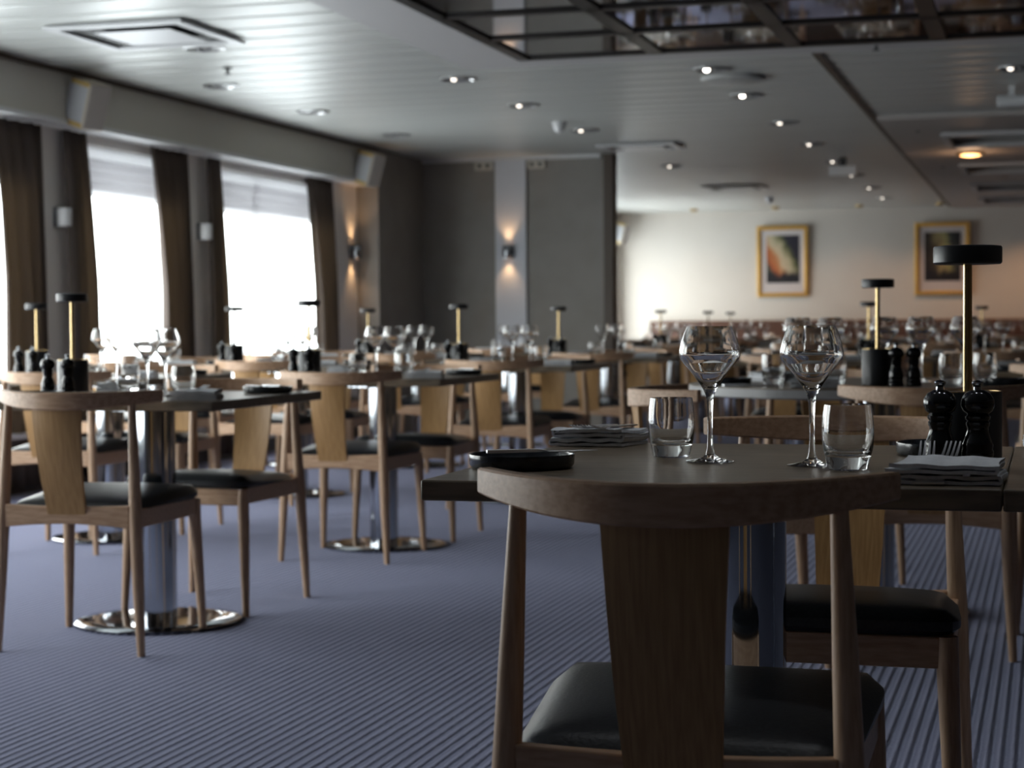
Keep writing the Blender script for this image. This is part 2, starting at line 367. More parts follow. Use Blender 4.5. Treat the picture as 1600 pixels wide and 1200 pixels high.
# groove between the board fields and the coffered part at the right
struct('trim_9', bbox(-1.30, -1.25, 10.6, END - 0.02, CEIL - 0.012, CEIL + 0.004), browntrim, smooth=False)
bm = bmesh.new(); zc0, zc1 = CEIL - 0.035, CEIL - 0.002
rec = [(15.25, 16.3), (18.3, 19.3), (20.9, 21.9), (23.3, 24.2)]
box(bm, -1.24, -0.82, 14.1, END - 0.02, zc0, zc1); yp = 14.1
for a, b in rec: box(bm, -0.82, 4.4, yp, a, zc0, zc1); yp = b
box(bm, -0.82, 4.4, yp, END - 0.02, zc0, zc1)
struct('trim_10', bm, coffm, smooth=False)
bm = bmesh.new()
for a, b in rec: box(bm, -0.84, 4.4, a - 0.02, a + 0.05, zc0 - 0.03, zc0 + 0.004); box(bm, -0.84, 4.4, b - 0.05, b + 0.02, zc0 - 0.03, zc0 + 0.004); box(bm, -0.84, -0.78, a, b, zc0 - 0.03, zc0 + 0.004)
struct('trim_11', bm, flatc, smooth=False)

# ------------------------------------------------------------------ ceiling fittings
def downlight(label, lit):
    t = thing('downlight', label, 'ceiling light', (0, 0, 0), 0, 'recessed ceiling downlights')
    bm = bmesh.new(); lathe(bm, [(0.118, 0.0), (0.118, -0.010), (0.100, -0.014), (0.090, -0.006), (0.085, -0.001), (0.05, 0.0)], 28); new_obj('trim_ring', bm, ringm, t)
    bm = bmesh.new(); lathe(bm, [(0.084, -0.002), (0.06, -0.003), (0.0, -0.004)], 28); new_obj('reflector_dish', bm, dish, t)
    bm = bmesh.new()
    lathe(bm, [(0.0, -0.020), (0.014, -0.014), (0.018, -0.006), (0.018, -0.004)], 12, -0.03)
    new_obj('bulb', bm, bulb if lit == 2 else bulbdim if lit == 1 else bulboff, t)
    bm = bmesh.new(); lathe(bm, [(0.0, -0.016), (0.014, -0.011), (0.018, -0.006), (0.018, -0.004)], 12, 0.03); new_obj('bulb', bm, bulboff, t)
    return t
words = ['nearest', 'second', 'third', 'fourth', 'fifth', 'sixth', 'seventh', 'eighth']
protos = {}
def place_down(x, y, lit, label):
    k = lit
    if k not in protos: protos[k] = downlight(label, lit); protos[k].location = (x, y, CEIL - 0.002)
    else: dup(protos[k], (x, y, CEIL - 0.002), 0, label)
for i, y in enumerate((11.14, 12.5, 14.3, 16.1, 17.9, 19.65, 21.6, 23.4)):
    place_down(-1.96, y, 2 if i < 2 else 1, '%s chrome downlight of the row nearest the ceiling groove' % words[i])
for i, y in enumerate((11.04, 12.52, 14.3, 15.85, 17.85)):
    place_down(-3.53, y, 1, '%s chrome downlight of the middle ceiling row' % words[i])
for i, y in enumerate((10.86, 12.38, 14.14)):
    place_down(-5.05, y, 0, '%s unlit chrome downlight of the row nearest the windows' % words[i])
place_down(-4.45, 9.35, 0, 'unlit chrome downlight beside the square air vent')
for x, lb in ((-0.85, 'left'), (-0.25, 'middle'), (0.35, 'right')):  # fill fixtures and beams added out of view to brighten the near napkins
    place_down(x, 3.2, 1, '%s added fill downlight, out of view above the nearest table' % lb)
    ld = bpy.data.lights.new('added_fill_beam', 'SPOT'); ld.energy = 9; ld.color = (0.93, 0.96, 1.0); ld.spot_size = 1.1; ld.spot_blend = 0.8; ld.shadow_soft_size = 0.06
    lo = bpy.data.objects.new('added_fill_beam', ld); col.objects.link(lo); lo.location = (x, 3.2, CEIL - 0.055)
place_down(-0.2, 11.7, 1, 'chrome downlight at the right edge of the picture')

def vent(x, y, s, label, sy=None):
    sy = sy or s
    t = thing('air_vent', label, 'air vent', (x, y, CEIL - 0.03), 0, 'square ceiling air vents')
    bm = bmesh.new(); f = 0.06
    box(bm, -s, s, -sy, -sy + f, 0, 0.017); box(bm, -s, s, sy - f, sy, 0, 0.017); box(bm, -s, -s + f, -sy + f, sy - f, 0, 0.017); box(bm, s - f, s, -sy + f, sy - f, 0, 0.017)
    new_obj('vent_frame', bm, whitep, t, smooth=False, bevel=0.002)
    new_obj('vent_plate', bbox(-s + f, s - f, -sy + f, sy - f, 0.020, 0.024), darkpl, t, smooth=False)
    a, c = (s - f) * 0.66, (sy - f) * 0.66
    new_obj('centre_plate', bbox(-a + 0.03, a + 0.03, -c, c, -0.004, 0.002), whitep, t, smooth=False, bevel=0.002)
vent(-4.5, 8.77, 0.385, 'large square white air vent at the top left')
vent(-3.38, 15.7, 0.34, 'square white air vent above the end of the bay wall', 0.26)
vent(-3.40, 20.8, 0.34, 'square white air vent farthest down the ceiling', 0.3)
bm = bmesh.new(); lathe(bm, [(0, -0.035), (0.15, -0.032), (0.195, -0.022), (0.205, -0.008), (0.2, 0.0), (0, 0)], 40)
o = new_obj('round_ceiling_diffuser', bm, frosted); o.location = (-1.9, 11.57, CEIL - 0.003); tag(o, 'round white ceiling disc between two lit downlights', 'ceiling fitting')
def smoke(x, y, label):
    t = thing('smoke_detector', label, 'smoke detector', (x, y, CEIL - 0.001), 0, 'white smoke detectors')
    bm = bmesh.new(); lathe(bm, [(0.055, 0), (0.06, -0.012), (0.05, -0.022), (0, -0.022)], 24); new_obj('mounting_base', bm, whitep, t)
    bm = bmesh.new(); lathe(bm, [(0.045, -0.022), (0.048, -0.045), (0.035, -0.07), (0.015, -0.082), (0, -0.084)], 24); new_obj('sensor_dome', bm, whitep, t)
smoke(-3.58, 13.7, 'white dome smoke detector hanging above the bay wall'); smoke(-3.30, 22.8, 'small white smoke detector far down the ceiling')
def sprinkler(x, y, label):
    t = thing('sprinkler_head', label, 'sprinkler', (x, y, CEIL - 0.001), 0, 'ceiling sprinklers')
    bm = bmesh.new(); lathe(bm, [(0.03, 0), (0.03, -0.006), (0.01, -0.01), (0.008, -0.035), (0, -0.035)], 14); new_obj('sprinkler_body', bm, darkpl, t)
    bm = bmesh.new(); lathe(bm, [(0, -0.034), (0.022, -0.038), (0.022, -0.041), (0, -0.041)], 14); new_obj('deflector', bm, darkpl, t)
sprinkler(-4.67, 10.13, 'dark sprinkler head between the window downlights'); sprinkler(-0.92, 10.43, 'dark sprinkler head at the edge of the mirror grid')
sprinkler(-1.0, 15.0, 'dark sprinkler head on the coffered ceiling, nearest one'); sprinkler(-1.0, 18.6, 'dark sprinkler head on the coffered ceiling, farther one')
# emergency light box and hanging sign-like box
t = thing('ceiling_light_box', 'small grey light box hanging from the board ceiling', 'light fitting', (-1.86, 17.6, CEIL - 0.17))
new_obj('box_body', bbox(-0.13, 0.13, -0.035, 0.035, 0, 0.09), whitep, t, bevel=0.005)
new_obj('ceiling_bracket', bbox(-0.03, 0.03, -0.01, 0.01, 0.09, 0.17), darkpl, t)
t = thing('ceiling_camera', 'white cylindrical ceiling fitting at the right edge', 'light fitting', (-0.24, 12.6, CEIL - 0.14))
bm = bmesh.new(); tube(bm, [(-0.09, 0, 0.04, 0.03), (-0.085, 0, 0.04, 0.038), (0.12, 0, 0.04, 0.038), (0.12, 0, 0.04, 0.03)], 18); new_obj('fitting_body', bm, whitep, t)
new_obj('ceiling_bracket', bbox(-0.02, 0.02, -0.01, 0.01, 0.075, 0.14), whitep, t)
for x, lb in ((-5.0, 'left'), (-4.5, 'right')):
    t = thing('twin_socket_box', 'small beige twin-hole box high on the bay wall, %s of the pale strip' % lb, 'wall box', (x, BACK - 0.001, 2.385), 0, 'twin-hole boxes on the bay wall')
    new_obj('box_body', bbox(-0.085, 0.085, -0.03, 0, 0, 0.075), soffm, t, bevel=0.004)
    for s in (-0.038, 0.038):
        bm = bmesh.new(); tube(bm, [(s, -0.030, 0.038, 0.019), (s, -0.033, 0.038, 0.019)], 14); new_obj('round_socket', bm, darkpl, t)
# loudspeakers
def speaker(x, y, z, rz, label):
    t = thing('wall_speaker', label, 'loudspeaker', (x, y, z), rz, 'white wall loudspeakers')
    # faces local +X/-Y, tilted down
    def part(name, bm, m, bev=0):
        o = new_obj(name, bm, m, t, bevel=bev); o.rotation_euler = (0, math.radians(18), 0); return o
    part('cabinet', bbox(0.03, 0.20, -0.085, 0.085, -0.14, 0.14), spkw, 0.008)
    part('side_panel', bbox(0.035, 0.19, -0.091, -0.0855, -0.105, 0.108), spkg, 0.002)
    part('front_grille', bbox(0.2005, 0.208, -0.08, 0.08, -0.13, 0.13), coffm, 0.003)
    part('upper_edge', bbox(0.04, 0.195, -0.0895, -0.0855, 0.110, 0.136), yell, 0.002)
    part('lower_edge', bbox(0.04, 0.195, -0.0895, -0.0855, -0.136, -0.107), yell, 0.002)
    new_obj('wall_bracket', bbox(-0.0, 0.06, -0.02, 0.02, -0.05, 0.05), darkpl, t)
    part('bracket_plate', bbox(0.018, 0.03, -0.05, 0.05, -0.09, 0.09), darkpl)
speaker(SX + 0.001, 9.97, 2.33, -0.3, 'nearer white loudspeaker angled down from the window soffit')
speaker(SX + 0.001, 14.72, 2.32, -0.3, 'loudspeaker at the far end of the window soffit')
speaker(-5.79, 25.1, 2.25, -0.3, 'small far loudspeaker at the top left of the cream wall')
# sconces
def sconce(x, y, z, rz, label, lit):
    t = thing('wall_sconce', label, 'wall light', (x, y, z), rz, 'up-down wall sconces')
    bm = bmesh.new(); tube(bm, [(0.05, 0, -0.055, 0.042), (0.05, 0, -0.05, 0.045), (0.05, 0, 0.05, 0.045), (0.05, 0, 0.055, 0.042)], 24, cap=False)
    new_obj('sconce_body', bm, whitep if not lit else chrome, t)
    new_obj('back_plate', bbox(0.0, 0.012, -0.05, 0.05, -0.06, 0.06), chrome, t, bevel=0.002)
    if lit:
        for s in (-1, 1):
            bm = bmesh.new(); lathe(bm, [(0, s * 0.035), (0.02, s * 0.036), (0.02, s * 0.02), (0, s * 0.02)], 14, 0.05); new_obj('bulb', bm, bulbwarm, t)
            ld = bpy.data.lights.new('sconce_glow', 'SPOT'); ld.energy = 3.2; ld.color = (1, 0.6, 0.3); ld.spot_size = 1.5; ld.spot_blend = 0.9; ld.shadow_soft_size = 0.02
            lo = bpy.data.objects.new('sconce_glow', ld); col.objects.link(lo); lo.parent = t; lo.location = (0.05, 0, s * 0.062); lo.rotation_euler = (PI if s > 0 else 0, 0, 0)
sconce(-4.76, BACK - 0.036, 1.63, -PI / 2, 'lit chrome sconce on the pale strip of the bay wall', 1)
sconce(WX + 0.001, 15.05, 1.60, 0, 'lit sconce on the wall right of the two-pane window', 1)
sconce(WX + 0.001, 10.1, 1.64, 0, 'unlit white sconce left of the single-pane window', 0)
sconce(WX + 0.001, 12.07, 1.64, 0, 'unlit white sconce between the two bright windows', 0)

# ------------------------------------------------------------------ pictures on the far wall
def picture(x0, x1, z0, z1, am, label):
    t = thing('framed_picture', label, 'picture', ((x0 + x1) / 2, END - 0.03, (z0 + z1) / 2), 0, 'gold framed pictures')
    t.rotation_euler = (math.radians(2), 0, 0)
    w_, h_ = (x1 - x0) / 2, (z1 - z0) / 2; f = 0.055; bm = bmesh.new()
    box(bm, -w_, w_, -0.025, 0.01, -h_, -h_ + f); box(bm, -w_, w_, -0.025, 0.01, h_ - f, h_); box(bm, -w_, -w_ + f, -0.025, 0.01, -h_ + f, h_ - f); box(bm, w_ - f, w_, -0.025, 0.01, -h_ + f, h_ - f)
    new_obj('gilt_frame', bm, gold, t, bevel=0.008, seg=3)
    new_obj('mount', bbox(-w_ + f, w_ - f, -0.006, 0.0, -h_ + f, h_ - f), matboard, t, smooth=False)
    new_obj('art_print', bbox(-w_ + 0.13, w_ - 0.12, -0.009, -0.0062, -h_ + 0.19, h_ - 0.13), am, t, smooth=False)
picture(-3.86, -3.16, 1.31, 2.28, art1, 'gold framed abstract picture in orange and cream, left of two')
picture(-1.74, -1.02, 1.31, 2.28, art2, 'gold framed dark olive picture behind the nearest lamp')
# warm spots along the far wall
def warm_spot(x, y, e, label):
    t = thing('warm_spotlight', label, 'ceiling light', (x, y, CEIL - 0.004), 0, 'warm spotlights')
    bm = bmesh.new(); lathe(bm, [(0.05, 0), (0.05, -0.03), (0.036, -0.034), (0.03, -0.02), (0.0, -0.02)], 18); new_obj('spot_housing', bm, brass, t)
    bm = bmesh.new(); lathe(bm, [(0, -0.032), (0.022, -0.028), (0.026, -0.021), (0, -0.021)], 14); new_obj('bulb', bm, bulbwarm, t)
    ld = bpy.data.lights.new('spot_beam', 'SPOT'); ld.energy = e; ld.color = (1, 0.56, 0.30); ld.spot_size = 2.2; ld.spot_blend = 0.8; ld.shadow_soft_size = 0.03
    lo = bpy.data.objects.new('spot_beam', ld); col.objects.link(lo); lo.parent = t; lo.location = (0, 0, -0.04)
for x, e, lb in ((-4.6, 6, 'warm spotlight above the left end of the banquette'), (-3.5, 10, 'warm spotlight above the orange abstract picture'),
                 (-2.4, 12, 'warm spotlight between the two pictures'), (-1.37, 18, 'warm spotlight above the olive picture'), (-0.25, 30, 'warm spotlight nearest the right edge of the cream wall')):
    warm_spot(x, 24.75, e, lb)
warm_spot(-0.45, 20.1, 5, 'warm spotlight between the far ceiling recesses')
t = thing('recess_lamp', 'warm glowing round lamp in the coffered ceiling at the right', 'ceiling light', (-0.68, 17.05, CEIL - 0.04))
bm = bmesh.new(); lathe(bm, [(0.125, 0), (0.125, -0.02), (0.105, -0.024), (0.1, -0.01), (0, -0.01)], 28); new_obj('lamp_ring', bm, brass, t)
bm = bmesh.new(); lathe(bm, [(0.098, -0.012), (0.08, -0.03), (0, -0.04)], 28); new_obj('lamp_diffuser', bm, bulbwarm, t)
ld = bpy.data.lights.new('lamp_beam', 'POINT'); ld.energy = 3; ld.color = (1, 0.6, 0.34); ld.shadow_soft_size = 0.1
lo = bpy.data.objects.new('lamp_beam', ld); col.objects.link(lo); lo.parent = t; lo.location = (0, 0, -0.12)

# ------------------------------------------------------------------ chair prototype (origin on the floor, front +Y)
def rail_pts(x): return -0.305 + 0.175 * (x / 0.262) ** 2
def make_chair(label):
    t = thing('dining_chair', label, 'chair', (0, 0, 0), 0, 'oak dining chairs')
    # curved back rail
    bm = bmesh.new(); secs = []; nS = 36
    for k in range(nS + 1):
        x = -0.262 + 0.524 * k / nS; y = rail_pts(x); d = Vector((1, 0.35 * x / 0.262 / 0.262, 0)).normalized(); nrm = Vector((-d.y, d.x, 0)); a = abs(x) / 0.262
        zt = 0.780 + 0.003 * a ** 2; zb = 0.728 + 0.021 * a ** 2; th = 0.0125 - 0.002 * a ** 3
        c = Vector((x, y, 0)); b = 0.003; s = []
        for (q, z) in ((-th, zb + b), (-th + b, zb), (th - b, zb), (th, zb + b), (th, zt - b), (th - b, zt), (-th + b, zt), (-th, zt - b)):
            p = c + nrm * q; s.append((p.x, p.y, z))
        secs.append(s)
    new_obj('back_rail', sections(bm, secs), oak, t)
    # splat
    bm = bmesh.new(); secs = []
    for k in range(13):
        v = k / 12; z = 0.736 - v * (0.736 - 0.405); hw = 0.078 - 0.018 * v; yc = -0.302 + 0.078 * v - 0.012 * math.sin(PI * v); s = []
        for i in range(9):
            x = -hw + 2 * hw * i / 8; s.append((x, yc + 0.0055 - 0.012 * (1 - (x / hw) ** 2) * (1 - v) * 0 + 0.175 * (x / 0.262) ** 2 * (1 - v), z))
        for i in range(8, -1, -1):
            x = -hw + 2 * hw * i / 8; s.append((x, yc - 0.0055 + 0.175 * (x / 0.262) ** 2 * (1 - v), z))
        secs.append(s)
    new_obj('back_splat', sections(bm, secs), splat, t)
    # legs
    for s in (-1, 1):
        bm = bmesh.new(); tube(bm, [(s * 0.232, -0.232, 0, 0.0115), (s * 0.222, -0.226, 0.2, 0.0165), (s * 0.214, -0.219, 0.40, 0.0195), (s * 0.208, -0.211, 0.55, 0.0165), (s * 0.2, rail_pts(0.2), 0.742, 0.0112)], 16)
        new_obj('leg', bm, oakleg, t)
    for s in (-1, 1):
        bm = bmesh.new(); tube(bm, [(s * 0.232, 0.232, 0, 0.0115), (s * 0.224, 0.222, 0.2, 0.0165), (s * 0.217, 0.213, 0.37, 0.0195), (s * 0.217, 0.212, 0.425, 0.018)], 16)
        new_obj('leg', bm, oakleg, t)
    # seat frame
    bm = bmesh.new(); secs = []
    for k in range(13):
        u = -1 + k / 6; x = 0.2 * u; zt = 0.438 + 0.006 * u * u; zb = 0.375 + 0.012 * (1 - u * u); y = -0.222
        secs.append([(x, y - 0.011, zb), (x, y + 0.011, zb), (x, y + 0.011, zt), (x, y - 0.011, zt)])
    sections(bm, secs)
    box(bm, -0.205, 0.205, 0.202, 0.224, 0.37, 0.425)
    for s in (-1, 1):
        sections(bm, [[(s * (0.206 + 0.01 * k) - 0.011, -0.205 + 0.41 * k, zb), (s * (0.206 + 0.01 * k) + 0.011, -0.205 + 0.41 * k, zb), (s * (0.206 + 0.01 * k) + 0.011, -0.205 + 0.41 * k, zt), (s * (0.206 + 0.01 * k) - 0.011, -0.205 + 0.41 * k, zt)] for k, zb, zt in ((0, 0.375, 0.43), (1, 0.375, 0.428))])
    new_obj('seat_frame', bm, oak, t, bevel=0.003)
    # cushion
    bm = bmesh.new(); n = 20; T = []; B = []
    def sq(u): return math.copysign(abs(u) ** 1.0, u)
    for j in range(n + 1):
        v = -1 + 2 * j / n; rT = []; rB = []
        for i in range(n + 1):
            u = -1 + 2 * i / n
            # map the square onto a rounded square
            k = 0.13; uu = u * math.sqrt(1 - k * v ** 8); vv = v * math.sqrt(1 - k * u ** 8)
            hw = 0.213 + 0.030 * (vv + 1) / 2; e = max(abs(u), abs(v))
            x = uu * hw; y = 0.012 + vv * 0.222
            f = (1 - e ** 6) ** 0.5 if e < 1 else 0
            dome = 0.010 * (1 - u * u) * (1 - v * v)
            rT.append(bm.verts.new((x, y, 0.452 + 0.026 * f + dome + 0.014 * (vv - 1)))); 
            rB.append(bm.verts.new((x * 0.985, y * 0.985 + 0.0, 0.428)) if e < 1 else None)
        T.append(rT); B.append(rB)
    for j in range(n):
        for i in range(n): bm.faces.new((T[j][i], T[j][i + 1], T[j + 1][i + 1], T[j + 1][i]))
    ring = [T[0][i] for i in range(n + 1)] + [T[j][n] for j in range(1, n + 1)] + [T[n][i] for i in range(n - 1, -1, -1)] + [T[j][0] for j in range(n - 1, 0, -1)]
    for r in B:
        for v_ in r:
            if v_: bm.verts.remove(v_)
    low = [bm.verts.new((p.co.x, p.co.y, 0.436 + 0.02 * min(0, p.co.y - 0.2))) for p in ring]; low2 = [bm.verts.new((p.co.x * 0.96, p.co.y * 0.96, 0.427)) for p in ring]
    m_ = len(ring)
    for i in range(m_):
        j = (i + 1) % m_; bm.faces.new((ring[i], ring[j], low[j], low[i])); bm.faces.new((low[i], low[j], low2[j], low2[i]))
    bm.faces.new(low2)
    new_obj('seat_cushion', bm, leather, t)
    return t
chair0 = make_chair('oak chair in front, nearest the camera, with its back to us')
FIRST = {'chair': True}
def chair(x, y, rz, label):
    if FIRST['chair']:
        FIRST['chair'] = False; chair0.location = (x, y, 0); chair0.rotation_euler = (0, 0, rz); chair0['label'] = label; return chair0
    return dup(chair0, (x, y, 0), rz, label)

# ------------------------------------------------------------------ table prototypes
TZ = 0.745
def make_table(label):
    t = thing('dining_table', label, 'table', (0, 0, 0), 0, 'square pedestal dining tables')
    new_obj('table_top', bbox(-0.4075, 0.4075, -0.435, 0.435, TZ - 0.030, TZ), topm, t, bevel=0.003)
    bm = bmesh.new(); lathe(bm, [(0.062, 0.017), (0.062, 0.70)], 36); lathe(bm, [(0.16, 0.70), (0.16, 0.714), (0, 0.714)], 30); lathe(bm, [(0.062, 0.70), (0.16, 0.70)], 30)
    new_obj('column', bm, chrome, t)
    bm = bmesh.new(); lathe(bm, [(0, 0.001), (0.27, 0.001), (0.272, 0.008), (0.262, 0.014), (0.2, 0.017), (0, 0.018)], 56)
    new_obj('base_plate', bm, chrome, t)
    return t
table0 = make_table('square dark oak table nearest the camera, set for two')
def table(x, y, label):
    if not table0.get('used'):
        table0['used'] = 1; table0.location = (x, y, 0); table0['label'] = label; return table0
    r = dup(table0, (x, y, 0), 0, label)
    if 'used' in r: del r['used']
    return r

# ------------------------------------------------------------------ tableware prototypes
def make_wine(label):
    out = [(0.0, 0.0), (0.036, 0.0), (0.0385, 0.0008), (0.0385, 0.0016), (0.030, 0.003), (0.016, 0.006), (0.008, 0.011), (0.0052, 0.022), (0.0040, 0.045), (0.0042, 0.075),
           (0.0055, 0.098), (0.0072, 0.108), (0.011, 0.117), (0.0195, 0.130), (0.031, 0.146), (0.0425, 0.159), (0.0478, 0.166), (0.0493, 0.172), (0.0488, 0.180), (0.0455, 0.195), (0.0405, 0.209), (0.0365, 0.2178)]
    inn = [(0.0354, 0.2180), (0.0392, 0.209), (0.0441, 0.195), (0.0473, 0.180), (0.0477, 0.172), (0.0462, 0.1672), (0.0410, 0.1607), (0.030, 0.1475), (0.0185, 0.1320), (0.0095, 0.1225), (0.004, 0.1190), (0.0, 0.118)]
    bm = bmesh.new(); lathe(bm, out + inn, 56)
    return tag(new_obj('wine_glass', bm, glass), label, 'wine glass', 'stemmed wine glasses')
def make_tumbler(label):
    out = [(0.0, 0.0), (0.028, 0.0), (0.0305, 0.002), (0.033, 0.014), (0.0372, 0.030), (0.0392, 0.050), (0.0392, 0.068), (0.0375, 0.085), (0.0352, 0.0985)]
    inn = [(0.0342, 0.0988), (0.0362, 0.085), (0.0378, 0.068), (0.0376, 0.050), (0.0352, 0.034), (0.030, 0.025), (0.018, 0.0215), (0.0, 0.0208)]
    bm = bmesh.new(); lathe(bm, out + inn, 56)
    return tag(new_obj('glass_tumbler', bm, glass), label, 'tumbler', 'water tumblers')
def make_plate(label):
    bm = bmesh.new(); lathe(bm, [(0, 0.0), (0.070, 0.0), (0.079, 0.002), (0.082, 0.006), (0.083, 0.0205), (0.0825, 0.022), (0.0800, 0.0215), (0.077, 0.012), (0.071, 0.0075), (0.045, 0.0062), (0, 0.006)], 56)
    return tag(new_obj('side_plate', bm, glaze), label, 'plate', 'black side plates')
def make_mill(label):
    t = thing('pepper_mill', label, 'pepper mill', (0, 0, 0), 0, 'black pepper mills')
    bm = bmesh.new(); lathe(bm, [(0, 0), (0.0235, 0), (0.0245, 0.003), (0.0245, 0.008), (0.0225, 0.011), (0.0235, 0.015), (0.0235, 0.02), (0.0215, 0.023), (0.023, 0.027), (0.0232, 0.032), (0.0215, 0.036), (0.0225, 0.041),
                             (0.0210, 0.046), (0.0180, 0.054), (0.0155, 0.062), (0.0155, 0.068), (0.017, 0.070), (0.0175, 0.075), (0.0155, 0.077), (0.018, 0.080), (0.0185, 0.084), (0.015, 0.087), (0, 0.087)], 32)
    new_obj('mill_body', bm, blackgl, t)
    bm = bmesh.new(); lathe(bm, [(0, 0.0872), (0.016, 0.0872), (0.0215, 0.092), (0.0245, 0.100), (0.0235, 0.109), (0.0185, 0.117), (0.010, 0.122), (0, 0.123)], 32); new_obj('mill_head', bm, blackgl, t)
    bm = bmesh.new(); lathe(bm, [(0, 0.1225), (0.006, 0.1225), (0.0055, 0.127), (0.0085, 0.131), (0.0085, 0.134), (0.004, 0.1365), (0, 0.137)], 16); new_obj('steel_knob', bm, chrome, t)
    return t
def make_lamp(label):
    t = thing('table_lamp', label, 'table lamp', (0, 0, 0), 0, 'cordless table lamps')
    bm = bmesh.new(); lathe(bm, [(0, 0), (0.049, 0), (0.051, 0.002), (0.051, 0.114), (0.050, 0.1155), (0, 0.1155)], 48); new_obj('base_cylinder', bm, blackmat, t)
    bm = bmesh.new(); lathe(bm, [(0.0485, 0.1156), (0.0505, 0.1156), (0.0505, 0.1168), (0.0485, 0.1168)], 48, closed=True); new_obj('brass_rim', bm, brass, t)
    bm = bmesh.new(); lathe(bm, [(0.0, 0.1157), (0.0070, 0.1157), (0.0066, 0.309), (0, 0.309)], 24); new_obj('pole', bm, brass, t)
    bm = bmesh.new(); lathe(bm, [(0, 0.3093), (0.030, 0.3093), (0.049, 0.3095), (0.0512, 0.312), (0.0512, 0.334), (0.050, 0.3365), (0.04, 0.3378), (0, 0.338)], 56); new_obj('lamp_shade', bm, blackmat, t)
    return t
def make_napkin(label):
    bm = bmesh.new()
    # a cloth folded to and fro: serpentine section swept along Y
    lv = [0.003, 0.010, 0.017, 0.024]; path = []; hw = 0.07
    for k, z in enumerate(lv):
        sg = 1 if k % 2 == 0 else -1; e0 = 0.004 * math.sin(k * 2.3)
        for i in range(13):
            x = (-hw + 2 * hw * i / 12) * sg + e0; path.append((x, z + 0.0008 * math.sin(i * 1.3 + k)))
        if k < 3:
            for q in range(1, 6):
                th = PI * q / 6; path.append((sg * (hw + 0.0035 * math.sin(th)) + e0, z + 0.0035 * (1 - math.cos(th))))
    T_ = 0.0023; up = []; dn = []
    for i, p in enumerate(path):
        a_, b_ = path[max(i - 1, 0)], path[min(i + 1, len(path) - 1)]; d = Vector((b_[0] - a_[0], b_[1] - a_[1])).normalized()
        up.append((p[0] - d.y * T_, p[1] + d.x * T_)); dn.append((p[0] + d.y * T_, p[1] - d.x * T_))
    loop = up + dn[::-1]; secs = []
    for j in range(17):
        v = -1 + j / 8; cs = 1 - 0.10 * max(0, abs(v) - 0.9) / 0.1
        secs.append([(x * (1 - 0.05 * v) + 0.003 * math.sin(3 * v), v * 0.06 + 0.006 * x / hw + 0.004 * math.sin(z * 260), max(0.0004, z * (1 + 0.10 * math.sin(2.2 * v + 14 * x)) * (1.12 if z > 0.008 else 1))) for (x, z) in loop])
    sections(bm, secs)
    return tag(new_obj('folded_napkin', bm, linen), label, 'napkin', 'folded linen napkins')
def make_fork(label):
    bm = bmesh.new()
    # lies along +Y, tines at +Y end curving up
    def zc(y): return 0.003 + 0.010 * max(0, (y - 0.035) / 0.06) ** 1.5 + 0.003 * math.cos(y * 30) * 0.3
    secs = []
    for k in range(15):
        y = -0.095 + 0.13 * k / 14; v = k / 14; hw = 0.0075 * (1 - v) ** 0.7 + 0.0028 + (0.009 * max(0, (v - 0.8) / 0.2) ** 1.5); h = 0.0012
        secs.append([(-hw, y, zc(y) - h), (hw, y, zc(y) - h), (hw, y, zc(y) + h), (-hw, y, zc(y) + h)])
    sections(bm, secs)
    for q in (-0.0096, -0.0033, 0.0033, 0.0096):
        s2 = []
        for k in range(9):
            y = 0.033 + 0.058 * k / 8; hw = 0.0022 - 0.0012 * k / 8; s2.append([(q - hw, y, zc(y) - 0.001), (q + hw, y, zc(y) - 0.001), (q + hw, y, zc(y) + 0.001), (q - hw, y, zc(y) + 0.001)])
        sections(bm, s2)
    return tag(new_obj('fork', bm, steel), label, 'fork', 'table forks')
def make_knife(label):
    bm = bmesh.new(); secs = []
    for k in range(21):
        v = k / 20; y = -0.09 + 0.18 * v
        if v < 0.5: hw, h = 0.0055 - 0.001 * v, 0.0028
        elif v < 0.55: hw, h = 0.004, 0.0022
        else: q = (v - 0.55) / 0.45; hw, h = 0.0085 * (1 - q ** 4) + 0.001, 0.0009
        secs.append([(-hw, y, 0.0), (hw * 0.8, y, 0.0), (hw * 0.8, y, 2 * h), (-hw, y, 2 * h)])
    return tag(new_obj('table_knife', sections(bm, secs), steel, bevel=0.0004), label, 'knife', 'table knives')

PRO = {}
MK = dict(wine=make_wine, tumbler=make_tumbler, plate=make_plate, mill=make_mill, lamp=make_lamp, napkin=make_napkin, fork=make_fork, knife=make_knife)
def put(kind, x, y, z, rz, label, tilt=0):
    z += 0.0006
    if kind not in PRO:
        PRO[kind] = MK[kind](label); o = PRO[kind]; o.location = (x, y, z); o.rotation_euler = (0, 0, rz)
    else: o = dup(PRO[kind], (x, y, z), rz, label)
    if tilt: o.rotation_euler = (tilt, 0, rz)
    return o

# ------------------------------------------------------------------ nearest table
D = 'the nearest table'
NX, NY = -0.468, 2.975
chair(-0.452, 2.455, 0.04, 'oak chair nearest the camera, with its back to us')
table(NX, NY, 'square dark oak table nearest the camera, set for two')
put('wine', -0.525, 2.955, TZ, 0, 'left wine glass of the sharp pair on %s' % D)
put('wine', -0.355, 2.90, TZ, 0.4, 'right wine glass of the sharp pair on %s' % D)
put('tumbler', -0.608, 3.055, TZ, 0, 'water tumbler left of the wine glasses on %s' % D)
put('tumbler', -0.293, 2.835, TZ, 0.7, 'water tumbler in front of the right wine glass on %s' % D)
put('plate', -0.792, 2.785, TZ, 0, 'black side plate with a knife at the left corner of %s' % D)
put('knife', -0.765, 2.81, TZ + 0.0225, -1.05, 'butter knife lying across the black plate on %s' % D)
put('napkin', -0.80, 3.335, TZ, PI - 0.12, 'folded grey napkin with forks at the left back of %s' % D)
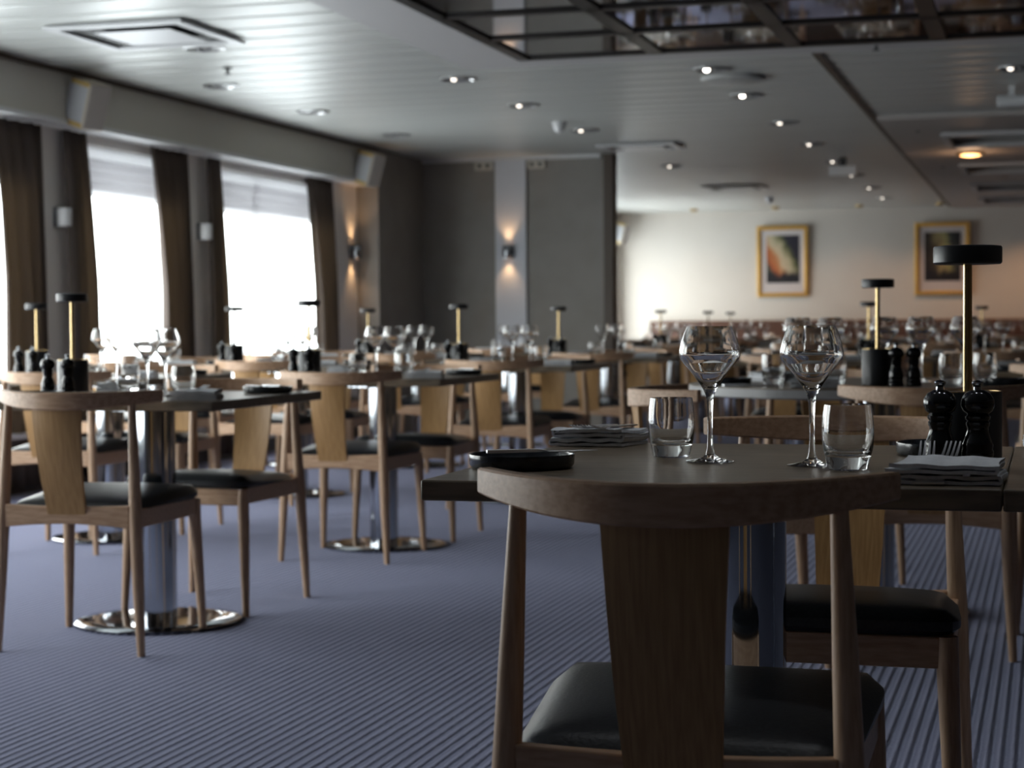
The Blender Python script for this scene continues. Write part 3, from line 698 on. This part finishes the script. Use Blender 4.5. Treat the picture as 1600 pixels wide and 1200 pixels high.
put('fork', -0.805, 3.315, TZ + 0.031, PI - 0.15, 'left fork on the back napkin of %s' % D)
put('fork', -0.775, 3.315, TZ + 0.031, PI - 0.25, 'right fork on the back napkin of %s' % D)
put('napkin', -0.135, 2.645, TZ, -0.08, 'folded pale napkin in front of the pepper mills on %s' % D)
put('fork', -0.168, 2.668, TZ + 0.020, 0.02, 'left fork on the napkin before the pepper mills of %s' % D, 0.2)
put('fork', -0.140, 2.668, TZ + 0.020, -0.08, 'right fork on the napkin before the pepper mills of %s' % D, 0.2)
put('knife', -0.105, 2.672, TZ + 0.0125, -0.03, 'table knife on the napkin before the pepper mills of %s' % D)
put('plate', -0.165, 3.17, TZ, 0, 'black side plate behind the pepper mills on %s' % D)
put('mill', -0.155, 2.80, TZ, 0, 'left black pepper mill beside the lamp on %s' % D)
put('mill', -0.101, 2.795, TZ, 0.5, 'right black pepper mill in front of the lamp on %s' % D)
put('lamp', -0.120, 2.91, TZ, 0, 'tall sharp black and brass lamp at the right of %s' % D)
chair(-0.385, 3.48, PI, 'oak chair across %s, facing us, back rail behind the glasses' % D)
# neighbour joined at the right
D2 = 'the table at the right edge'
table(NX + 0.8165, NY, 'square dark oak table joined to the nearest one, right edge')
put('napkin', 0.03, 3.30, TZ, 0.1, 'folded napkin at the back corner of %s' % D2)
put('plate', 0.06, 2.68, TZ, 0, 'black side plate at the front corner of %s' % D2)

# ------------------------------------------------------------------ round table behind
RX, RY, RZ = -0.555, 6.25, 0.765
t = thing('round_table', 'round table with a grey edge behind the nearest table', 'table', (RX, RY, 0))
bm = bmesh.new(); lathe(bm, [(0, RZ - 0.004), (0.615, RZ - 0.004), (0.615, RZ), (0, RZ)], 72); new_obj('table_top', bm, topm, t)
bm = bmesh.new(); lathe(bm, [(0, RZ - 0.034), (0.61, RZ - 0.034), (0.617, RZ - 0.03), (0.617, RZ - 0.0042), (0, RZ - 0.0042)], 72); new_obj('table_edge', bm, greyedge, t)
bm = bmesh.new(); lathe(bm, [(0.062, 0.017), (0.062, RZ - 0.035)], 36); new_obj('column', bm, chrome, t)
bm = bmesh.new(); lathe(bm, [(0, 0.001), (0.30, 0.001), (0.302, 0.008), (0.29, 0.014), (0.1, 0.03), (0.07, 0.06), (0, 0.06)], 56); new_obj('base_plate', bm, chrome, t)
D = 'the round grey-edged table'
put('lamp', -0.525, 6.0, RZ, 0, 'black and brass lamp on %s' % D)
put('mill', -0.462, 5.92, RZ, 0, 'left pepper mill beside the lamp on %s' % D)
put('mill', -0.408, 5.93, RZ, 0, 'right pepper mill beside the lamp on %s' % D)
for (x, y, lb) in ((-0.81, 6.25, 'leftmost wine glass'), (-0.73, 6.5, 'wine glass left of the lamp'), (-0.55, 6.55, 'wine glass directly behind the lamp'), (-0.41, 6.3, 'wine glass right of the lamp'), (-0.27, 6.35, 'rightmost wine glass')):
    put('wine', x, y, RZ, 0, '%s on %s' % (lb, D))
for (x, y, lb) in ((-0.86, 6.02, 'leftmost water tumbler'), (-0.66, 5.98, 'water tumbler left of the lamp'), (-0.30, 6.05, 'water tumbler right of the mills'), (-0.20, 6.2, 'rightmost water tumbler')):
    put('tumbler', x, y, RZ, 0, '%s on %s' % (lb, D))
put('plate', -1.02, 6.05, RZ, 0, 'black plate at the left side of %s' % D)
put('plate', -0.13, 6.0, RZ, 0, 'black plate at the right side of %s' % D)
put('knife', -0.93, 5.93, RZ + 0.001, -0.9, 'knife beside the left plate on %s' % D)
put('napkin', -0.70, 5.80, RZ, 0.1, 'folded napkin at the front of %s' % D)
put('napkin', -0.92, 6.42, RZ, 0.8, 'folded napkin at the back left of %s' % D)
chair(-0.875, 5.37, math.radians(-75), 'pale oak chair standing alone left of %s' % D)
chair(-0.33, 5.66, 0.0, 'oak chair at the front of %s, back to us' % D)
chair(-0.80, 7.1, PI + 0.25, 'oak chair behind %s, facing us' % D)
chair(0.20, 6.05, 1.2, 'oak chair at the right side of %s' % D)

# ------------------------------------------------------------------ the other tables
def setting(cx, cy, D, lamp=-1, full=True, side=1, lampyes=True, cut=False):
    """side -1 mirrors left-right"""
    r = random.Random(int(cx * 100 + cy * 37))
    j = lambda: (r.random() - 0.5) * 0.02
    m = side
    table(cx, cy, 'square pedestal table, %s' % D)
    put('wine', cx - 0.05 * 1 + j(), cy + 0.03, TZ, 0, 'left wine glass on %s' % D)
    put('wine', cx + 0.05 + j() + 0.02, cy - 0.06, TZ, 0, 'right wine glass on %s' % D)
    put('tumbler', cx - 0.14 + j(), cy + 0.09, TZ, 0, 'left tumbler on %s' % D)
    put('tumbler', cx + 0.155 + j(), cy - 0.12, TZ, 0, 'right tumbler on %s' % D)
    put('plate', cx - 0.28 * m + j(), cy - 0.26 + j(), TZ, 0, 'front black plate on %s' % D)
    put('plate', cx + 0.30 * m + j(), cy + 0.22 + j(), TZ, 0, 'back black plate on %s' % D)
    put('napkin', cx + 0.30 + j(), cy - 0.31, TZ, r.random() * 0.3, 'front folded napkin on %s' % D)
    put('napkin', cx - 0.30 + j(), cy + 0.33, TZ, PI + r.random() * 0.3, 'back folded napkin on %s' % D)
    if cut:
        put('fork', cx + 0.29, cy - 0.30, TZ + 0.0295, 0.05, 'fork on the front napkin of %s' % D)
        put('fork', cx - 0.30, cy + 0.32, TZ + 0.0295, PI, 'fork on the back napkin of %s' % D)
        put('knife', cx + 0.28 * m, cy + 0.23, TZ + 0.0225, 1.1, 'knife on the back plate of %s' % D)
    if lampyes:
        lx = cx + lamp * 0.365
        put('lamp', lx, cy + 0.05, TZ, 0, 'black and brass lamp on %s' % D)
        put('mill', lx - 0.03, cy - 0.06, TZ, 0, 'left pepper mill on %s' % D)
        put('mill', lx + 0.04, cy - 0.055, TZ, 0, 'right pepper mill on %s' % D)
def pair(cx, cy, D, rf=0.0, rb=0.0, df=0.0, db=0.0, front=True, back=True, dx=0):
    if front: chair(cx + dx, cy - 0.37 - df, rf, 'oak chair, near side of %s' % D)
    if back: chair(cx + 0.02, cy + 0.41 + db, PI + rb, 'oak chair, far side of %s' % D)

BX = -2.81
rowB = [(5.505, 'the front left table'), (7.66, 'the second table of the left aisle row'), (9.85, 'the third table of the left aisle row'),
        (12.05, 'the fourth table of the left aisle row'), (14.2, 'the fifth table of the left aisle row'), (16.3, 'the last table of the left aisle row')]
for i, (y, D) in enumerate(rowB):
    setting(BX if i < 5 else -2.98, y, D, lamp=-1 if i else -0.9, lampyes=(i != 4), cut=i < 2)
    pair(BX if i < 5 else -2.98, y, D, rf=[0.05, 0.0, 0.04, 0.02, 0.06, 0][i], rb=[-0.06, 0.03, 0.05, -0.04, 0, 0][i])
CXW = -4.14
rowC = [(7.66, 'the first table of the window row'), (9.85, 'the second table of the window row'), (12.05, 'the third table of the window row'), (14.2, 'the fourth table of the window row')]
for i, (y, D) in enumerate(rowC):
    setting(CXW, y, D, lamp=-1.1, lampyes=(i != 3))
    pair(CXW, y, D, rf=[0.05, -0.04, 0.03, 0][i], rb=[0.04, 0.06, -0.05, 0][i])
rowD = [(9.85, 'the table against the single-pane window'), (12.05, 'the table against the two-pane window')]
for i, (y, D) in enumerate(rowD):
    setting(CXW - 0.87, y, D, lampyes=False)
    pair(CXW - 0.87, y, D)
# right-hand and far fields
far = [(-1.42, 11.0, 'the blurred table with a lamp right of centre', 1.1, True), (-1.75, 13.6, 'the dim table behind the left sharp glass', 1, False), (0.1, 8.7, 'the dim table right behind the round one', 1, False),
       (-0.35, 12.0, 'the dim table behind the nearest lamp pole', 1, False), (-0.92, 15.2, 'the far table right of the nearest lamp', 1.1, True),
       (-2.98, 18.5, 'the far table under the left small lamp', -0.9, True), (-3.12, 20.7, 'the far table under the right small lamp', -0.9, True),
       (-1.85, 16.4, 'the far table midway along the groove', 1, False), (-1.85, 18.6, 'the nearer table below the orange picture', 1, False), (-1.85, 20.8, 'the farther table below the orange picture', 1, False),
       (-0.85, 17.6, 'the nearer table below the olive picture', 1, False), (-0.7, 20.2, 'the farther table below the olive picture', 1, False),
       (-4.3, 18.2, 'the far table next to the end of the bay wall', 1, False), (-4.3, 20.7, 'the far table at the left beyond the bay wall', 1, False), (0.2, 15.6, 'the far table at the right edge', 1, False)]
for (x, y, D, lp, ly) in far:
    setting(x, y, D, lamp=lp, lampyes=ly); pair(x, y, D, rf=0.05 * math.sin(x * 9), rb=0.05 * math.cos(y * 5))
# banquette along the far wall with small tables
bq = None
for k in range(5):
    x0 = -5.35 + 1.42 * k; lb = '%s brown leather banquette section from the left along the cream wall' % ['first', 'second', 'third', 'fourth', 'fifth'][k]
    if bq is None:
        bq = thing('banquette', lb, 'banquette', (x0, END - 0.75, 0), 0, 'brown banquette sections')
        new_obj('plinth', bbox(0.02, 1.38, 0.12, 0.68, 0, 0.26), browntrim, bq, smooth=False)
        new_obj('seat_cushion', bbox(0, 1.4, 0.06, 0.62, 0.262, 0.46), brownl, bq, bevel=0.03, seg=4)
        new_obj('back_cushion', bbox(0, 1.4, 0.58, 0.70, 0.462, 0.99), brownl, bq, bevel=0.03, seg=4)
    else: dup(bq, (x0, END - 0.75, 0), 0, lb)
for k in range(5):
    x = -4.65 + 1.42 * k; D = 'the %s small banquette table from the left' % ['first', 'second', 'third', 'fourth', 'fifth'][k]
    table(x, 24.15, 'square pedestal table, %s' % D)
    put('wine', x - 0.06, 24.2, TZ, 0, 'left wine glass on %s' % D); put('wine', x + 0.07, 24.1, TZ, 0, 'right wine glass on %s' % D)
    put('tumbler', x + 0.2, 24.05, TZ, 0, 'tumbler on %s' % D)
    chair(x, 23.75, 0.04, 'oak chair, near side of %s' % D)
if 'used' in table0: del table0['used']
